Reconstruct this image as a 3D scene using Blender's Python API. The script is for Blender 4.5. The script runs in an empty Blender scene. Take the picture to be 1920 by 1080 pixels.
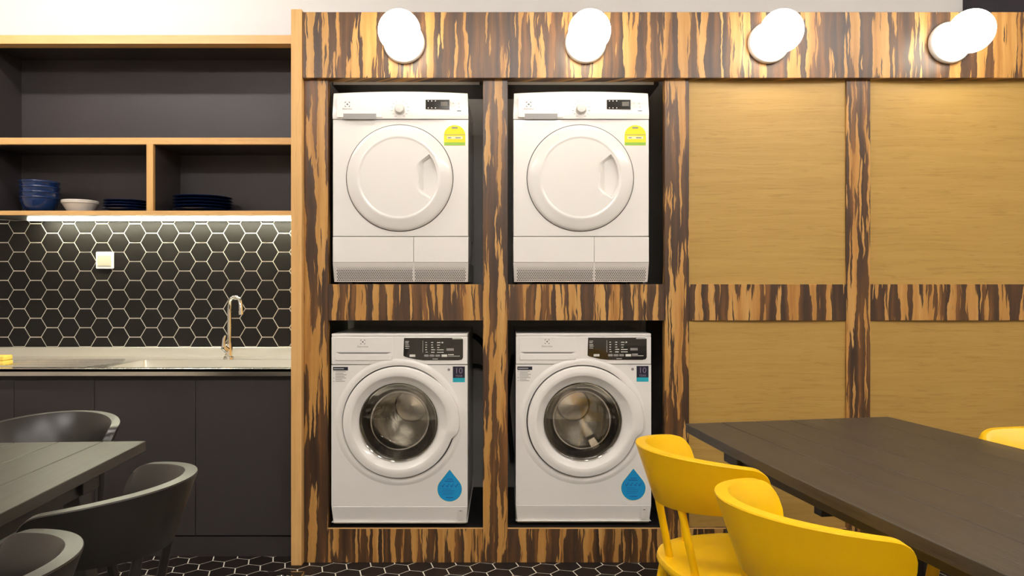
import bpy, bmesh, math, random
from mathutils import Vector, Matrix
random.seed(7)
S = bpy.context.scene
C = S.collection
PI = math.pi

# ------------------------------------------------------------------ camera
F, VX, VY, H = 1360.0, 945.0, 536.0, 1.221
cam_d = bpy.data.cameras.new('camera')
cam_d.sensor_width = 36.0
cam_d.lens = 36.0 * F / 1920.0
cam_d.shift_x = (960.0 - VX) / 1920.0
cam_d.shift_y = (VY - 540.0) / 1920.0
cam_d.clip_start = 0.02
cam = bpy.data.objects.new('camera', cam_d)
C.objects.link(cam)
cam.location = (0, 0, H)
cam.rotation_euler = (PI / 2, 0, 0)
S.camera = cam

# ------------------------------------------------------------------ world, exposure, light levels
w = bpy.data.worlds.new('world'); S.world = w
w.use_nodes = True
w.node_tree.nodes['Background'].inputs[0].default_value = (0.9, 0.85, 0.8, 1)
w.node_tree.nodes['Background'].inputs[1].default_value = 0.02
S.view_settings.view_transform = 'Standard'
S.view_settings.look = 'None'
S.view_settings.gamma = 1.0
S.view_settings.use_curve_mapping = False
S.view_settings.exposure = 0.84
CEIL_EMIT = 66.0      # ceiling tubes, most of them added fill
GLOBE_EMIT = 8.5     # glass globes over the machines
STRIP_EMIT = 130.0     # strip under the wall shelf

def X(px, D): return (px - VX) * D / F
def Z(py, D): return H - (py - VY) * D / F

# ------------------------------------------------------------------ materials
def lin(r, g, b):
    def f(c):
        c /= 255.0
        return c / 12.92 if c <= 0.04045 else ((c + 0.055) / 1.055) ** 2.4
    return (f(r), f(g), f(b), 1)

class NT:
    def __init__(s, name):
        s.m = bpy.data.materials.new(name); s.m.use_nodes = True
        s.t = s.m.node_tree; s.b = s.t.nodes['Principled BSDF']
        s.out = s.t.nodes['Material Output']
    def n(s, kind, **kw):
        nd = s.t.nodes.new(kind)
        for k, v in kw.items():
            if k.startswith('i_'):
                nd.inputs[int(k[2:]) if k[2:].isdigit() else k[2:]].default_value = v
            else: setattr(nd, k, v)
        return nd
    def l(s, a, b): s.t.links.new(a, b)
    def math(s, op, a, b=None, clamp=False):
        nd = s.t.nodes.new('ShaderNodeMath'); nd.operation = op; nd.use_clamp = clamp
        for i, v in enumerate((a, b)):
            if v is None: continue
            if isinstance(v, (int, float)): nd.inputs[i].default_value = v
            else: s.l(v, nd.inputs[i])
        return nd.outputs[0]
    def mix(s, f, a, b):
        nd = s.t.nodes.new('ShaderNodeMix'); nd.data_type = 'RGBA'
        if isinstance(f, (int, float)): nd.inputs[0].default_value = f
        else: s.l(f, nd.inputs[0])
        for i, v in ((6, a), (7, b)):
            if isinstance(v, tuple): nd.inputs[i].default_value = v
            else: s.l(v, nd.inputs[i])
        return nd.outputs[2]
    def ramp(s, v, stops):
        nd = s.t.nodes.new('ShaderNodeValToRGB')
        e = nd.color_ramp.elements
        while len(e) < len(stops): e.new(0.5)
        for k, (p, c) in enumerate(stops):
            e[k].position = p; e[k].color = c if isinstance(c, tuple) else (c, c, c, 1)
        s.l(v, nd.inputs[0]); return nd.outputs[0]
    def noise(s, vec, scale=1.0, detail=2.0, rough=0.5):
        nd = s.t.nodes.new('ShaderNodeTexNoise')
        nd.inputs['Scale'].default_value = scale; nd.inputs['Detail'].default_value = detail
        nd.inputs['Roughness'].default_value = rough
        s.l(vec, nd.inputs['Vector']); return nd.outputs[0]
    def comb(s, x, y, z):
        nd = s.t.nodes.new('ShaderNodeCombineXYZ')
        for i, v in enumerate((x, y, z)):
            if isinstance(v, (int, float)): nd.inputs[i].default_value = v
            else: s.l(v, nd.inputs[i])
        return nd.outputs[0]
    def coords(s):
        tc = s.t.nodes.new('ShaderNodeTexCoord'); sp = s.t.nodes.new('ShaderNodeSeparateXYZ')
        s.l(tc.outputs['Object'], sp.inputs[0])
        oi = s.t.nodes.new('ShaderNodeObjectInfo')
        return tc.outputs['Object'], sp.outputs[0], sp.outputs[1], sp.outputs[2], oi.outputs['Random']
    def bump(s, h, strength=0.2, dist=0.002):
        nd = s.t.nodes.new('ShaderNodeBump'); nd.inputs['Strength'].default_value = strength
        nd.inputs['Distance'].default_value = dist
        s.l(h, nd.inputs['Height']); s.l(nd.outputs[0], s.b.inputs['Normal'])

MATS = {}
def plain(name, col, rough=0.5, metal=0.0, spec=0.5, var=0.06, vscale=9.0, coat=0.0):
    """a solid colour with a slight procedural mottling"""
    t = NT(name)
    vec, x, y, z, rnd = t.coords()
    nz = t.noise(vec, vscale, 3.0)
    c = tuple(col)
    lo = tuple(max(0, v * (1 - var)) for v in c[:3]) + (1,)
    hi = tuple(min(1, v * (1 + var)) for v in c[:3]) + (1,)
    t.l(t.mix(nz, lo, hi), t.b.inputs['Base Color'])
    t.b.inputs['Roughness'].default_value = rough
    t.b.inputs['Metallic'].default_value = metal
    t.b.inputs['Specular IOR Level'].default_value = spec
    t.b.inputs['Coat Weight'].default_value = coat
    MATS[name] = t.m
    return t.m

def emit(name, col, strength):
    t = NT(name)
    t.b.inputs['Base Color'].default_value = (0.9, 0.9, 0.88, 1)
    t.b.inputs['Emission Color'].default_value = col
    t.b.inputs['Emission Strength'].default_value = strength
    MATS[name] = t.m
    return t.m

def striped():
    t = NT('zebra_wood')
    vec, x, y, z, rnd = t.coords()
    off = t.math('MULTIPLY', rnd, 37.0)
    u = t.math('ADD', t.math('ADD', x, t.math('MULTIPLY', y, 1.3)), off)
    wob = t.noise(t.comb(t.math('MULTIPLY', u, 14.0), 0.0, t.math('MULTIPLY', z, 7.0)), 1.0, 3.0, 0.6)
    u2 = t.math('ADD', u, t.math('MULTIPLY', t.math('SUBTRACT', wob, 0.5), 0.030))
    n1 = t.noise(t.comb(t.math('MULTIPLY', u2, 25.0), 0.0, t.math('MULTIPLY', z, 1.5)), 1.0, 2.5, 0.6)
    n2 = t.noise(t.comb(t.math('MULTIPLY', u2, 62.0), 3.0, t.math('MULTIPLY', z, 3.6)), 1.0, 1.5, 0.5)
    n3 = t.noise(t.comb(t.math('MULTIPLY', u2, 30.0), 9.0, t.math('MULTIPLY', z, 1.2)), 1.0, 2.0, 0.5)
    fine = t.noise(t.comb(t.math('MULTIPLY', u, 420.0), 5.0, t.math('MULTIPLY', z, 9.0)), 1.0, 2.0, 0.6)
    gold = t.ramp(n1, [(0.0, 0.0), (0.520, 0.0), (0.532, 1.0), (1.0, 1.0)])
    streak = t.ramp(n2, [(0.0, 0.0), (0.655, 0.0), (0.675, 1.0), (1.0, 1.0)])
    gap = t.ramp(n2, [(0.0, 1.0), (0.335, 1.0), (0.355, 0.0), (1.0, 0.0)])
    mask = t.math('MAXIMUM', gold, streak)
    mask = t.math('MULTIPLY', mask, t.math('SUBTRACT', 1.0, gap))
    dark = t.ramp(n3, [(0.30, lin(56, 41, 32)), (0.46, lin(75, 53, 37)), (0.56, lin(97, 67, 39)), (0.66, lin(128, 86, 46)), (0.8, lin(102, 70, 44))])
    lite = t.ramp(n3, [(0.25, lin(206, 162, 98)), (0.5, lin(190, 141, 74)), (0.75, lin(160, 109, 52))])
    col = t.mix(mask, dark, lite)
    fm = t.ramp(fine, [(0.3, (0.80, 0.78, 0.76, 1)), (0.7, (1.08, 1.07, 1.06, 1))])
    mm = t.t.nodes.new('ShaderNodeMix'); mm.data_type = 'RGBA'; mm.blend_type = 'MULTIPLY'
    mm.inputs[0].default_value = 0.8
    t.l(col, mm.inputs[6]); t.l(fm, mm.inputs[7])
    t.l(mm.outputs[2], t.b.inputs['Base Color'])
    t.b.inputs['Roughness'].default_value = 0.36
    t.b.inputs['Specular IOR Level'].default_value = 0.5
    t.bump(fine, 0.15, 0.0006)
    MATS['zebra'] = t.m

def grained(name, lo, hi, line, axis='x', rough=0.5, s_across=60.0, s_along=2.0, bump=0.25, spec=0.4):
    """wood with grain running along one axis"""
    t = NT(name)
    vec, x, y, z, rnd = t.coords()
    off = t.math('MULTIPLY', rnd, 23.0)
    a = {'x': (x, y, z), 'y': (y, x, z), 'z': (z, x, y)}[axis]
    wob = t.noise(t.comb(t.math('MULTIPLY', a[0], 3.0), t.math('ADD', t.math('MULTIPLY', a[1], 8.0), off), t.math('MULTIPLY', a[2], 8.0)), 1.0, 2.0)
    v2 = t.math('ADD', a[2], t.math('MULTIPLY', wob, 0.03))
    v1 = t.math('ADD', a[1], t.math('MULTIPLY', wob, 0.03))
    vec2 = t.comb(t.math('ADD', t.math('MULTIPLY', a[0], s_along), off), t.math('MULTIPLY', v1, s_across), t.math('MULTIPLY', v2, s_across))
    n1 = t.noise(vec2, 1.0, 4.0, 0.6)
    n2 = t.noise(vec2, 2.3, 3.0, 0.6)
    base = t.mix(t.ramp(n1, [(0.3, 0.0), (0.7, 1.0)]), lo, hi)
    lines = t.ramp(n2, [(0.0, 1.0), (0.36, 0.7), (0.42, 0.0), (1.0, 0.0)])
    t.l(t.mix(t.math('MULTIPLY', lines, 0.55), base, line), t.b.inputs['Base Color'])
    t.b.inputs['Roughness'].default_value = rough
    t.b.inputs['Specular IOR Level'].default_value = spec
    t.bump(n2, bump, 0.0015)
    MATS[name] = t.m

def brushed(name, col, rough=0.28, axis='x', amp=0.15):
    t = NT(name)
    vec, x, y, z, rnd = t.coords()
    k = {'x': (9.0, 900.0, 900.0), 'z': (260.0, 260.0, 6.0)}[axis]
    nz = t.noise(t.comb(t.math('MULTIPLY', x, k[0]), t.math('MULTIPLY', y, k[1]), t.math('MULTIPLY', z, k[2])), 1.0, 3.0)
    t.b.inputs['Base Color'].default_value = col
    t.b.inputs['Metallic'].default_value = 1.0
    t.l(t.math('ADD', t.math('MULTIPLY', nz, amp), rough), t.b.inputs['Roughness'])
    MATS[name] = t.m

def glassy(name, tint, gloss=0.12):
    """thin pane: mostly see-through with a mirror-like film"""
    t = NT(name)
    t.t.nodes.remove(t.b)
    tr = t.n('ShaderNodeBsdfTransparent'); tr.inputs[0].default_value = tint
    gl = t.n('ShaderNodeBsdfGlossy'); gl.inputs['Roughness'].default_value = 0.03
    lw = t.n('ShaderNodeLayerWeight'); lw.inputs[0].default_value = 0.35
    mx = t.n('ShaderNodeMixShader')
    t.l(t.math('ADD', t.math('MULTIPLY', lw.outputs['Fresnel'], 0.7), gloss, True), mx.inputs[0])
    t.l(tr.outputs[0], mx.inputs[1]); t.l(gl.outputs[0], mx.inputs[2])
    t.l(mx.outputs[0], t.out.inputs['Surface'])
    MATS[name] = t.m

striped()
grained('oak_panel', lin(174, 139, 72), lin(184, 149, 81), lin(148, 112, 54), 'x', 0.42, 55.0, 2.2, 0.35)
grained('oak_edge_x', lin(216, 170, 108), lin(228, 182, 122), lin(198, 150, 90), 'x', 0.45, 40.0, 2.0, 0.15)
grained('oak_edge_z', lin(214, 168, 104), lin(226, 180, 116), lin(194, 146, 84), 'z', 0.45, 40.0, 2.0, 0.15)
grained('black_oak', lin(58, 53, 46), lin(70, 64, 55), lin(40, 36, 31), 'y', 0.40, 45.0, 1.6, 0.5)
plain('black_frame', lin(44, 41, 38), 0.45)
plain('black_lacquer', lin(40, 37, 34), 0.33, var=0.03)
plain('yellow_lacquer', lin(252, 199, 0), 0.36, var=0.02)
plain('white_wall', lin(236, 233, 230), 0.85, var=0.02)
plain('dark_wall', lin(54, 50, 56), 0.8)
plain('room_wall', lin(205, 196, 184), 0.85, var=0.03)
plain('ceiling_paint', lin(190, 186, 180), 0.9, var=0.02)
plain('grout', lin(246, 240, 224), 0.8, var=0.05, vscale=60)
plain('tile_black', lin(22, 19, 17), 0.5, var=0.15, vscale=20, spec=0.22)
plain('floor_tile_black', lin(30, 24, 22), 0.5, var=0.18, vscale=25, spec=0.3)
plain('dark_laminate', lin(56, 52, 52), 0.5, var=0.05, spec=0.3)
plain('shelf_dark', lin(60, 55, 56), 0.42, var=0.05, spec=0.4)
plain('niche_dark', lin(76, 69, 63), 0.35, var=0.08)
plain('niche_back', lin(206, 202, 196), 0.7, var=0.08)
plain('gap_shade_black', lin(20, 18, 17), 0.7)
plain('enamel', lin(238, 235, 231), 0.22, var=0.012, coat=0.3)
plain('enamel_grey', lin(216, 211, 206), 0.3, var=0.015)  # slightly greyer enamel for flap, keys and grille
plain('white_plastic', lin(240, 237, 232), 0.3, var=0.012)
plain('grey_plastic', lin(150, 147, 146), 0.4, var=0.03)  # also carries the painted shade of the dryer drawer grip
plain('knob_grey', lin(206, 202, 198), 0.3, var=0.02)
plain('rocker_cream', lin(176, 168, 150), 0.4, var=0.03)
plain('seam', lin(66, 62, 60), 0.6)
plain('black_glass', lin(26, 23, 21), 0.10, var=0.05, coat=0.6)
plain('lcd_grey', lin(92, 86, 76), 0.3)
plain('mark_white', lin(225, 222, 216), 0.5)
plain('mark_grey', lin(140, 136, 134), 0.5)
plain('mark_dark', lin(50, 48, 50), 0.5)
plain('label_yellow', lin(246, 226, 20), 0.5, var=0.03)
plain('label_green', lin(150, 196, 72), 0.5, var=0.03)
plain('label_cream', lin(240, 236, 190), 0.5)
plain('label_navy', lin(22, 24, 44), 0.4)
plain('label_teal', lin(30, 166, 184), 0.4)
plain('label_blue', lin(14, 146, 206), 0.45, var=0.03)
plain('label_deep_blue', lin(16, 74, 156), 0.45)
plain('label_lilac', lin(136, 120, 142), 0.45)
plain('rubber', lin(34, 32, 31), 0.7)
plain('gasket', lin(112, 108, 104), 0.5)
plain('chrome', (0.86, 0.85, 0.82, 1), 0.06, 1.0, var=0.01)
plain('blue_glaze', lin(14, 42, 88), 0.12, var=0.08, coat=0.5)
plain('navy_glaze', lin(13, 28, 62), 0.12, var=0.08, coat=0.5)
plain('white_glaze', lin(226, 218, 208), 0.2, var=0.03)
plain('sponge', lin(240, 206, 96), 0.95, var=0.2, vscale=160)
plain('cream_bar', lin(248, 246, 240), 0.4)
brushed('steel', (0.74, 0.73, 0.69, 1), 0.16, 'x', 0.06)
brushed('drum_steel', (0.80, 0.77, 0.70, 1), 0.14, 'z', 0.08)
brushed('steel_satin', (0.84, 0.83, 0.77, 1), 0.40, 'x', 0.06)
glassy('door_glass', (0.95, 0.94, 0.92, 1), 0.06)
emit('globe_light', (1.0, 0.90, 0.74, 1), GLOBE_EMIT)
emit('strip_light', (1.0, 0.97, 0.72, 1), STRIP_EMIT)
emit('ceiling_light', (1.0, 0.955, 0.91, 1), CEIL_EMIT)

# ------------------------------------------------------------------ mesh helpers
class MB:
    """collects shapes and links them as ONE mesh object"""
    def __init__(s): s.v = []; s.f = []
    def add(s, vs, fs):
        o = len(s.v); s.v += [tuple(p) for p in vs]
        s.f += [tuple(i + o for i in f) for f in fs]; return s
    def box(s, x0, x1, y0, y1, z0, z1):
        v = [(x0,y0,z0),(x1,y0,z0),(x1,y1,z0),(x0,y1,z0),(x0,y0,z1),(x1,y0,z1),(x1,y1,z1),(x0,y1,z1)]
        return s.add(v, [(0,3,2,1),(4,5,6,7),(0,1,5,4),(1,2,6,5),(2,3,7,6),(3,0,4,7)])
    def prism(s, pts, y0, y1):
        """outline in (x, z), extruded from y0 (front) to y1"""
        n = len(pts)
        v = [(p[0], y0, p[1]) for p in pts] + [(p[0], y1, p[1]) for p in pts]
        f = [tuple(range(n)), tuple(range(2*n-1, n-1, -1))]
        f += [(i, i+n, (i+1) % n + n, (i+1) % n) for i in range(n)]
        return s.add(v, f)
    def slab(s, pts, z0, z1):
        """outline in (x, y), extruded in z"""
        n = len(pts)
        v = [(p[0], p[1], z0) for p in pts] + [(p[0], p[1], z1) for p in pts]
        f = [tuple(range(n-1, -1, -1)), tuple(range(n, 2*n))]
        f += [(i, (i+1) % n, (i+1) % n + n, i+n) for i in range(n)]
        return s.add(v, f)
    def lathe(s, prof, c=(0,0,0), axis='z', n=40, closed=False):
        """profile of (radius, height) turned about an axis through c; axis 'y' points to the viewer (-y) for positive height"""
        v = []; f = []; m = len(prof)
        for k in range(n):
            a = 2*PI*k/n
            for r, h in prof:
                if axis == 'z': v.append((c[0]+r*math.cos(a), c[1]+r*math.sin(a), c[2]+h))
                else: v.append((c[0]+r*math.cos(a), c[1]-h, c[2]+r*math.sin(a)))
        for k in range(n):
            k2 = (k+1) % n
            for i in range(m-1 if not closed else m):
                j = (i+1) % m
                f.append((k*m+i, k2*m+i, k2*m+j, k*m+j))
        return s.add(v, f)
    def tube(s, pts, r, n=10, r1=None, cap=True):
        pts = [Vector(p) for p in pts]; m = len(pts)
        v = []; f = []
        up = Vector((0.13, 0.31, 0.94))
        for i, p in enumerate(pts):
            d = (pts[min(i+1, m-1)] - pts[max(i-1, 0)]).normalized()
            a = d.cross(up)
            if a.length < 1e-3: a = d.cross(Vector((1, 0, 0)))
            a.normalize(); b = d.cross(a)
            rr = r if r1 is None else r + (r1-r)*i/(m-1)
            for k in range(n):
                t = 2*PI*k/n
                v.append(p + a*rr*math.cos(t) + b*rr*math.sin(t))
        for i in range(m-1):
            for k in range(n):
                k2 = (k+1) % n
                f.append((i*n+k, i*n+k2, (i+1)*n+k2, (i+1)*n+k))
        if cap:
            f.append(tuple(range(n-1, -1, -1))); f.append(tuple(range((m-1)*n, m*n)))
        return s.add(v, f)
    def mesh(s, name, mat, smooth=False, bevel=0.0, seg=2, angle=35):
        bm = bmesh.new()
        vs = [bm.verts.new(p) for p in s.v]
        for f in s.f:
            try: bm.faces.new([vs[i] for i in f])
            except ValueError: pass
        bmesh.ops.remove_doubles(bm, verts=bm.verts, dist=1e-6)
        bmesh.ops.recalc_face_normals(bm, faces=bm.faces)
        if bevel > 0:
            ed = [e for e in bm.edges if len(e.link_faces) == 2 and e.calc_face_angle(0) > math.radians(angle)]
            res = bmesh.ops.bevel(bm, geom=ed, offset=bevel, segments=seg, affect='EDGES', profile=0.5, clamp_overlap=True)
            for q in res['faces']: q.smooth = True
        me = bpy.data.meshes.new(name)
        bm.to_mesh(me); bm.free()
        me.materials.append(MATS[mat])
        if smooth:
            me.polygons.foreach_set('use_smooth', [True]*len(me.polygons))
            try: me.set_sharp_from_angle(angle=math.radians(38))
            except Exception: pass
        return me
    def build(s, name, mat, parent=None, **kw):
        return link(name, s.mesh(name, mat, **kw), parent)

def link(name, me, parent=None, loc=None):
    o = bpy.data.objects.new(name, me); C.objects.link(o)
    if parent is not None: o.parent = parent
    if loc is not None: o.location = loc
    return o

def tag(o, label=None, cat=None, group=None, kind=None):
    if label: o['label'] = label
    if cat: o['category'] = cat
    if group: o['group'] = group
    if kind: o['kind'] = kind
    return o

def thing(name, loc, label, cat, group=None, rz=0.0):
    o = link(name, None, None, loc); o.empty_display_size = 0.05
    o.rotation_euler = (0, 0, rz)
    return tag(o, label, cat, group)

def copy_tree(o, parent=None):
    c = o.copy(); C.objects.link(c)
    if parent is not None: c.parent = parent
    for ch in list(o.children): copy_tree(ch, c)
    return c

def text_part(body, size, cx, y, cz, mat, parent, name='lettering', extrude=0.0004):
    cu = bpy.data.curves.new(name, 'FONT'); cu.body = body; cu.size = size
    cu.align_x = 'CENTER'; cu.align_y = 'CENTER'; cu.extrude = extrude; cu.resolution_u = 3
    tmp = bpy.data.objects.new('tmp', cu); C.objects.link(tmp)
    bpy.context.view_layer.update()
    me = bpy.data.meshes.new_from_object(tmp.evaluated_get(bpy.context.evaluated_depsgraph_get()))
    C.objects.unlink(tmp); bpy.data.objects.remove(tmp)
    me.transform(Matrix.Rotation(PI/2, 4, 'X'))
    me.transform(Matrix.Translation((cx, y, cz)))
    me.materials.clear(); me.materials.append(MATS[mat]); me.name = name
    return link(name, me, parent)

def arc(cx, cz, r, a0, a1, n):
    return [(cx+r*math.cos(math.radians(a0+(a1-a0)*k/n)), cz+r*math.sin(math.radians(a0+(a1-a0)*k/n))) for k in range(n+1)]

# ================================================================== THE ROOM
DW = 3.88                      # back wall plane
DF = 3.20                      # front of the built-in cabinet
XL, XR, YB, ZC = -3.4, 3.7, -2.6, 3.05

fl = tag(MB().box(XL, XR, YB, DW+0.1, -0.06, -0.0016).build('floor', 'grout'), 'black hexagonal tile floor with pale grout lines', kind='structure')
tag(MB().box(XL, XR, YB, DW+0.1, ZC, ZC+0.08).build('ceiling', 'ceiling_paint'), 'plain pale ceiling above the room', kind='structure')
wb = tag(MB().box(XL, XR, DW, DW+0.1, 0, ZC).build('wall_back', 'white_wall'), 'white back wall, tiled black between counter and shelf', kind='structure')
tag(MB().box(XL-0.1, XL, YB, DW+0.1, 0, ZC).build('wall_left', 'room_wall'), 'plain beige side wall beyond the kitchen', kind='structure')
tag(MB().box(XR, XR+0.1, YB, DW+0.1, 0, ZC).build('wall_right', 'room_wall'), 'plain beige side wall beyond the yellow chairs', kind='structure')
tag(MB().box(XL, XR, YB-0.1, YB, 0, ZC).build('wall_front', 'room_wall'), 'plain beige wall opposite the machines', kind='structure')
tag(MB().box(X(1814, 3.84), XR, 3.84, DW, 2.40, ZC).build('trim_1', 'dark_wall'), 'dark panel on the wall above the cabinet, right corner', kind='structure')

# wall tiles: flat-topped hexagons
PXT, PZT, GR = 0.0884, 0.1010, 0.0050
def hexa(wx, wz, g, flat=True):
    # flat-top hexagon: corner radius along x, flats along z
    hx = wx/0.75/2 - g*0.58; hz = wz/2 - g/2
    return [(hx, 0), (hx/2, hz), (-hx/2, hz), (-hx, 0), (-hx/2, -hz), (hx/2, -hz)]
def hex_mesh(name, pts, depth, inset, mat, plane):
    top = [(p[0]*(1-inset), p[1]*(1-inset)) for p in pts]
    mb = MB()
    if plane == 'wall':
        v = [(p[0], depth, p[1]) for p in pts] + [(p[0], 0.0008, p[1]) for p in pts] + [(p[0], 0, p[1]) for p in top]
    else:
        v = [(p[0], p[1], -depth) for p in pts] + [(p[0], p[1], -0.0006) for p in pts] + [(p[0], p[1], 0) for p in top]
    f = [(i, (i+1) % 6, (i+1) % 6+6, i+6) for i in range(6)] + [(i+6, (i+1) % 6+6, (i+1) % 6+12, i+12) for i in range(6)] + [tuple(range(12, 18))]
    mb.add(v, f)
    return mb.mesh(name, mat)
bed = MB().box(-2.95, -0.90, DW-0.004, DW, 0.80, 1.66).build('tile_grout', 'grout', wb)
tm = hex_mesh('tile', hexa(PXT, PZT, GR), 0.0075, 0.03, 'tile_black', 'wall')
x_ref, z_ref = X(68.3, DW), Z(439.0, DW)
for c in range(-8, 18):
    for r in range(-1, 9):
        x = x_ref + c*PXT; z = z_ref + 0.05*PZT - r*PZT + (PZT/2 if c % 2 else 0) + PZT
        if -2.9 < x < -0.90 and 0.84 < z < 1.64:
            link('tile', tm, wb, (x, DW-0.0085, z))

# floor tiles
TW, TH = 0.1028, math.radians(16.5)
hr = (TW-0.0050)/math.sqrt(3)
fpts = [(hr*math.cos(TH+PI/2+k*PI/3), hr*math.sin(TH+PI/2+k*PI/3)) for k in range(6)]
fm_ = hex_mesh('tile', fpts, 0.002, 0.02, 'floor_tile_black', 'floor')
ax = (TW*math.cos(TH), TW*math.sin(TH)); bx_ = (TW*math.cos(TH+PI/3), TW*math.sin(TH+PI/3))
ox, oy = -1.006, 3.154
rest = MB(); spots = []
for i in range(-70, 71):
    for j in range(-80, 81):
        x = ox+i*ax[0]+j*bx_[0]; y = oy+i*ax[1]+j*bx_[1]
        if not (-3.3 < x < 3.6 and -0.6 < y < 3.42): continue
        if 2.92 < y < 3.31 and -2.05 < x < 1.95: spots.append((x, y))
        else:
            rest.add([(x+p[0], y+p[1], -0.002) for p in fpts] + [(x+p[0]*0.985, y+p[1]*0.985, 0.0) for p in fpts],
                     [(k, (k+1) % 6, (k+1) % 6+6, k+6) for k in range(6)] + [tuple(range(6, 12))])
for x, y in spots[:300]: link('tile', fm_, fl, (x, y, 0))
for x, y in spots[300:]:
    rest.add([(x+p[0], y+p[1], 0.0) for p in fpts], [tuple(range(6))])
tag(rest.build('tile_field', 'floor_tile_black', fl), kind='stuff')

# ceiling tubes: one matches the shelf shadow, the rest are added fill lights
def ceiling_light(x, y, lab):
    t = thing('ceiling_light', (x, y, ZC), lab, 'ceiling light', 'ceiling light tubes')
    MB().box(-0.62, 0.62, -0.025, 0.025, -0.04, 0).build('housing', 'white_plastic', t, bevel=0.004)
    for sx in (-0.6, 0.6):
        MB().box(sx-0.015, sx+0.015, -0.02, 0.02, -0.10, -0.04).build('tube_holder', 'white_plastic', t, bevel=0.003)
    MB().tube([(-0.585, 0, -0.08), (0.585, 0, -0.08)], 0.019, 12).build('tube', 'ceiling_light', t, smooth=True)
for (x, y, lab) in ((-2.15, 2.55, 'ceiling light tube in front of the kitchen shelf'),
                    (0.10, 0.50, 'added unseen fill tube on the ceiling, middle of the room'),
                    (2.30, 1.10, 'added unseen fill tube on the ceiling in front of the oak panels'),
                    (-1.9, 0.2, 'added unseen fill tube on the ceiling over the black chairs'),
                    (1.7, 0.0, 'added unseen fill tube on the ceiling over the yellow chairs'),
                    (0.0, -1.2, 'added unseen fill tube on the ceiling at the back of the room')):
    ceiling_light(x, y, lab)

# ================================================================== BUILT-IN LAUNDRY CABINET
lc = thing('laundry_cabinet', (0, 0, 0), 'built-in wall cabinet of dark zebra-striped wood with oak panels and machine niches', 'cabinet')
XEND = X(1972, DF)
z0b, z1b = 0.0, Z(990, DF)          # base rail
zm0, zm1 = Z(601, DF), Z(533, DF)   # mid rail
zt0 = Z(147, DF)                    # under the fascia
zt1 = Z(22.5, 3.175)
posts = [(570, 615), (905.5, 952), (1246.5, 1292), (1587, 1632), (1927, 1972)]
pw = [(X(a, DF), X(b, DF)) for a, b in posts]
MB().box(pw[0][0], XEND, 3.175, 3.24, Z(146, 3.175), zt1).build('fascia', 'zebra', lc, bevel=0.0012, seg=1)
for a, b in pw:
    MB().box(a, b, DF, 3.245, z0b, zt0+0.04).build('post', 'zebra', lc, bevel=0.0012, seg=1)
for k in range(4):
    a, b = pw[k][1], pw[k+1][0]
    MB().box(a, b, DF+0.001, 3.245, zm0, zm1).build('middle_rail', 'zebra', lc, bevel=0.001, seg=1)
    MB().box(a, b, DF+0.001, 3.245, z0b, z1b-0.004).build('base_rail', 'zebra', lc, bevel=0.001, seg=1)
    MB().box(a, b, DF+0.0005, DF+0.006, z1b-0.004, z1b).build('edge_strip', 'oak_edge_x', lc)
    MB().box(a, b, DF+0.002, 3.245, zt0, zt0+0.05).build('top_rail', 'zebra', lc)
    if k < 2:
        MB().box(a, b, DF+0.0065, 3.86, z1b-0.0038, z1b-0.001).build('niche_floor', 'gap_shade_black', lc)  # near-black board colour paints the shade under the washer
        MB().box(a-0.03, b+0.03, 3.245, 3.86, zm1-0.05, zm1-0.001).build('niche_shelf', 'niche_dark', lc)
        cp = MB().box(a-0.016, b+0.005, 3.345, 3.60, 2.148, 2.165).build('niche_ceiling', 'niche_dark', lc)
        MB().box(a-0.010, b-0.02, 3.339, 3.345, 2.148, 2.160).build('edge_strip', 'cream_bar', lc)
        MB().box(a-0.02, b+0.02, 3.855, 3.865, 0.1, 2.3).build('back_panel', 'niche_back', lc)
    else:
        for (za, zb, nm) in ((zm1, zt0+0.02, 'upper'), (z1b, zm0, 'lower')):
            n = 14; mb = MB(); vs = []; fs = []
            for i in range(n+1):
                u = i/n; x = a + (b-a)*u
                y = DF+0.011 + 0.008*math.sin(PI*u)
                for z in (za, zb): vs += [(x, y, z), (x, 3.24, z)]
            for i in range(n):
                p, q = i*4, i*4+4
                fs += [(p, q, q+2, p+2), (p+1, p+3, q+3, q+1), (p, p+1, q+1, q), (p+2, q+2, q+3, p+3)]
            fs += [(0, 2, 3, 1), (n*4, n*4+1, n*4+3, n*4+2)]
            mb.add(vs, fs).build('oak_panel', 'oak_panel', lc, smooth=True)
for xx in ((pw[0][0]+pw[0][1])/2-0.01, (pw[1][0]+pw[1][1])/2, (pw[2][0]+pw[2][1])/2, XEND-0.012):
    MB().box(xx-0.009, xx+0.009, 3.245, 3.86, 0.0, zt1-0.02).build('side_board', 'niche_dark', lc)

# oak end panel between kitchen and cabinet
PXL, PXR = X(545.5, 3.166), X(565.7, 3.166)
ep = tag(MB().box(PXL, PXR, 3.166, 3.862, 0, Z(17, 3.166)).build('end_panel', 'oak_edge_z', bevel=0.0015, seg=1),
    'tall pale oak upright panel between the kitchen and the striped cabinet', 'panel')

# ================================================================== WASHING MACHINES
def logo(parent, cx, y, cz, s, mat):
    mb = MB(); h = s/2; k = s*0.28; e = s*0.09
    for sx in (-1, 1):
        for sz in (-1, 1):
            x, z = cx+sx*h, cz+sz*h
            mb.box(min(x, x-sx*k), max(x, x-sx*k), y-0.0006, y, min(z, z-sz*e), max(z, z-sz*e))
            mb.box(min(x, x-sx*e), max(x, x-sx*e), y-0.0006, y, min(z, z-sz*k), max(z, z-sz*k))
    mb.prism([(cx-0.25*s, cz), (cx+0.16*s, cz+0.22*s), (cx+0.10*s, cz), (cx+0.16*s, cz-0.22*s)], y-0.0006, y)
    mb.build('logo', mat, parent)

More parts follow.
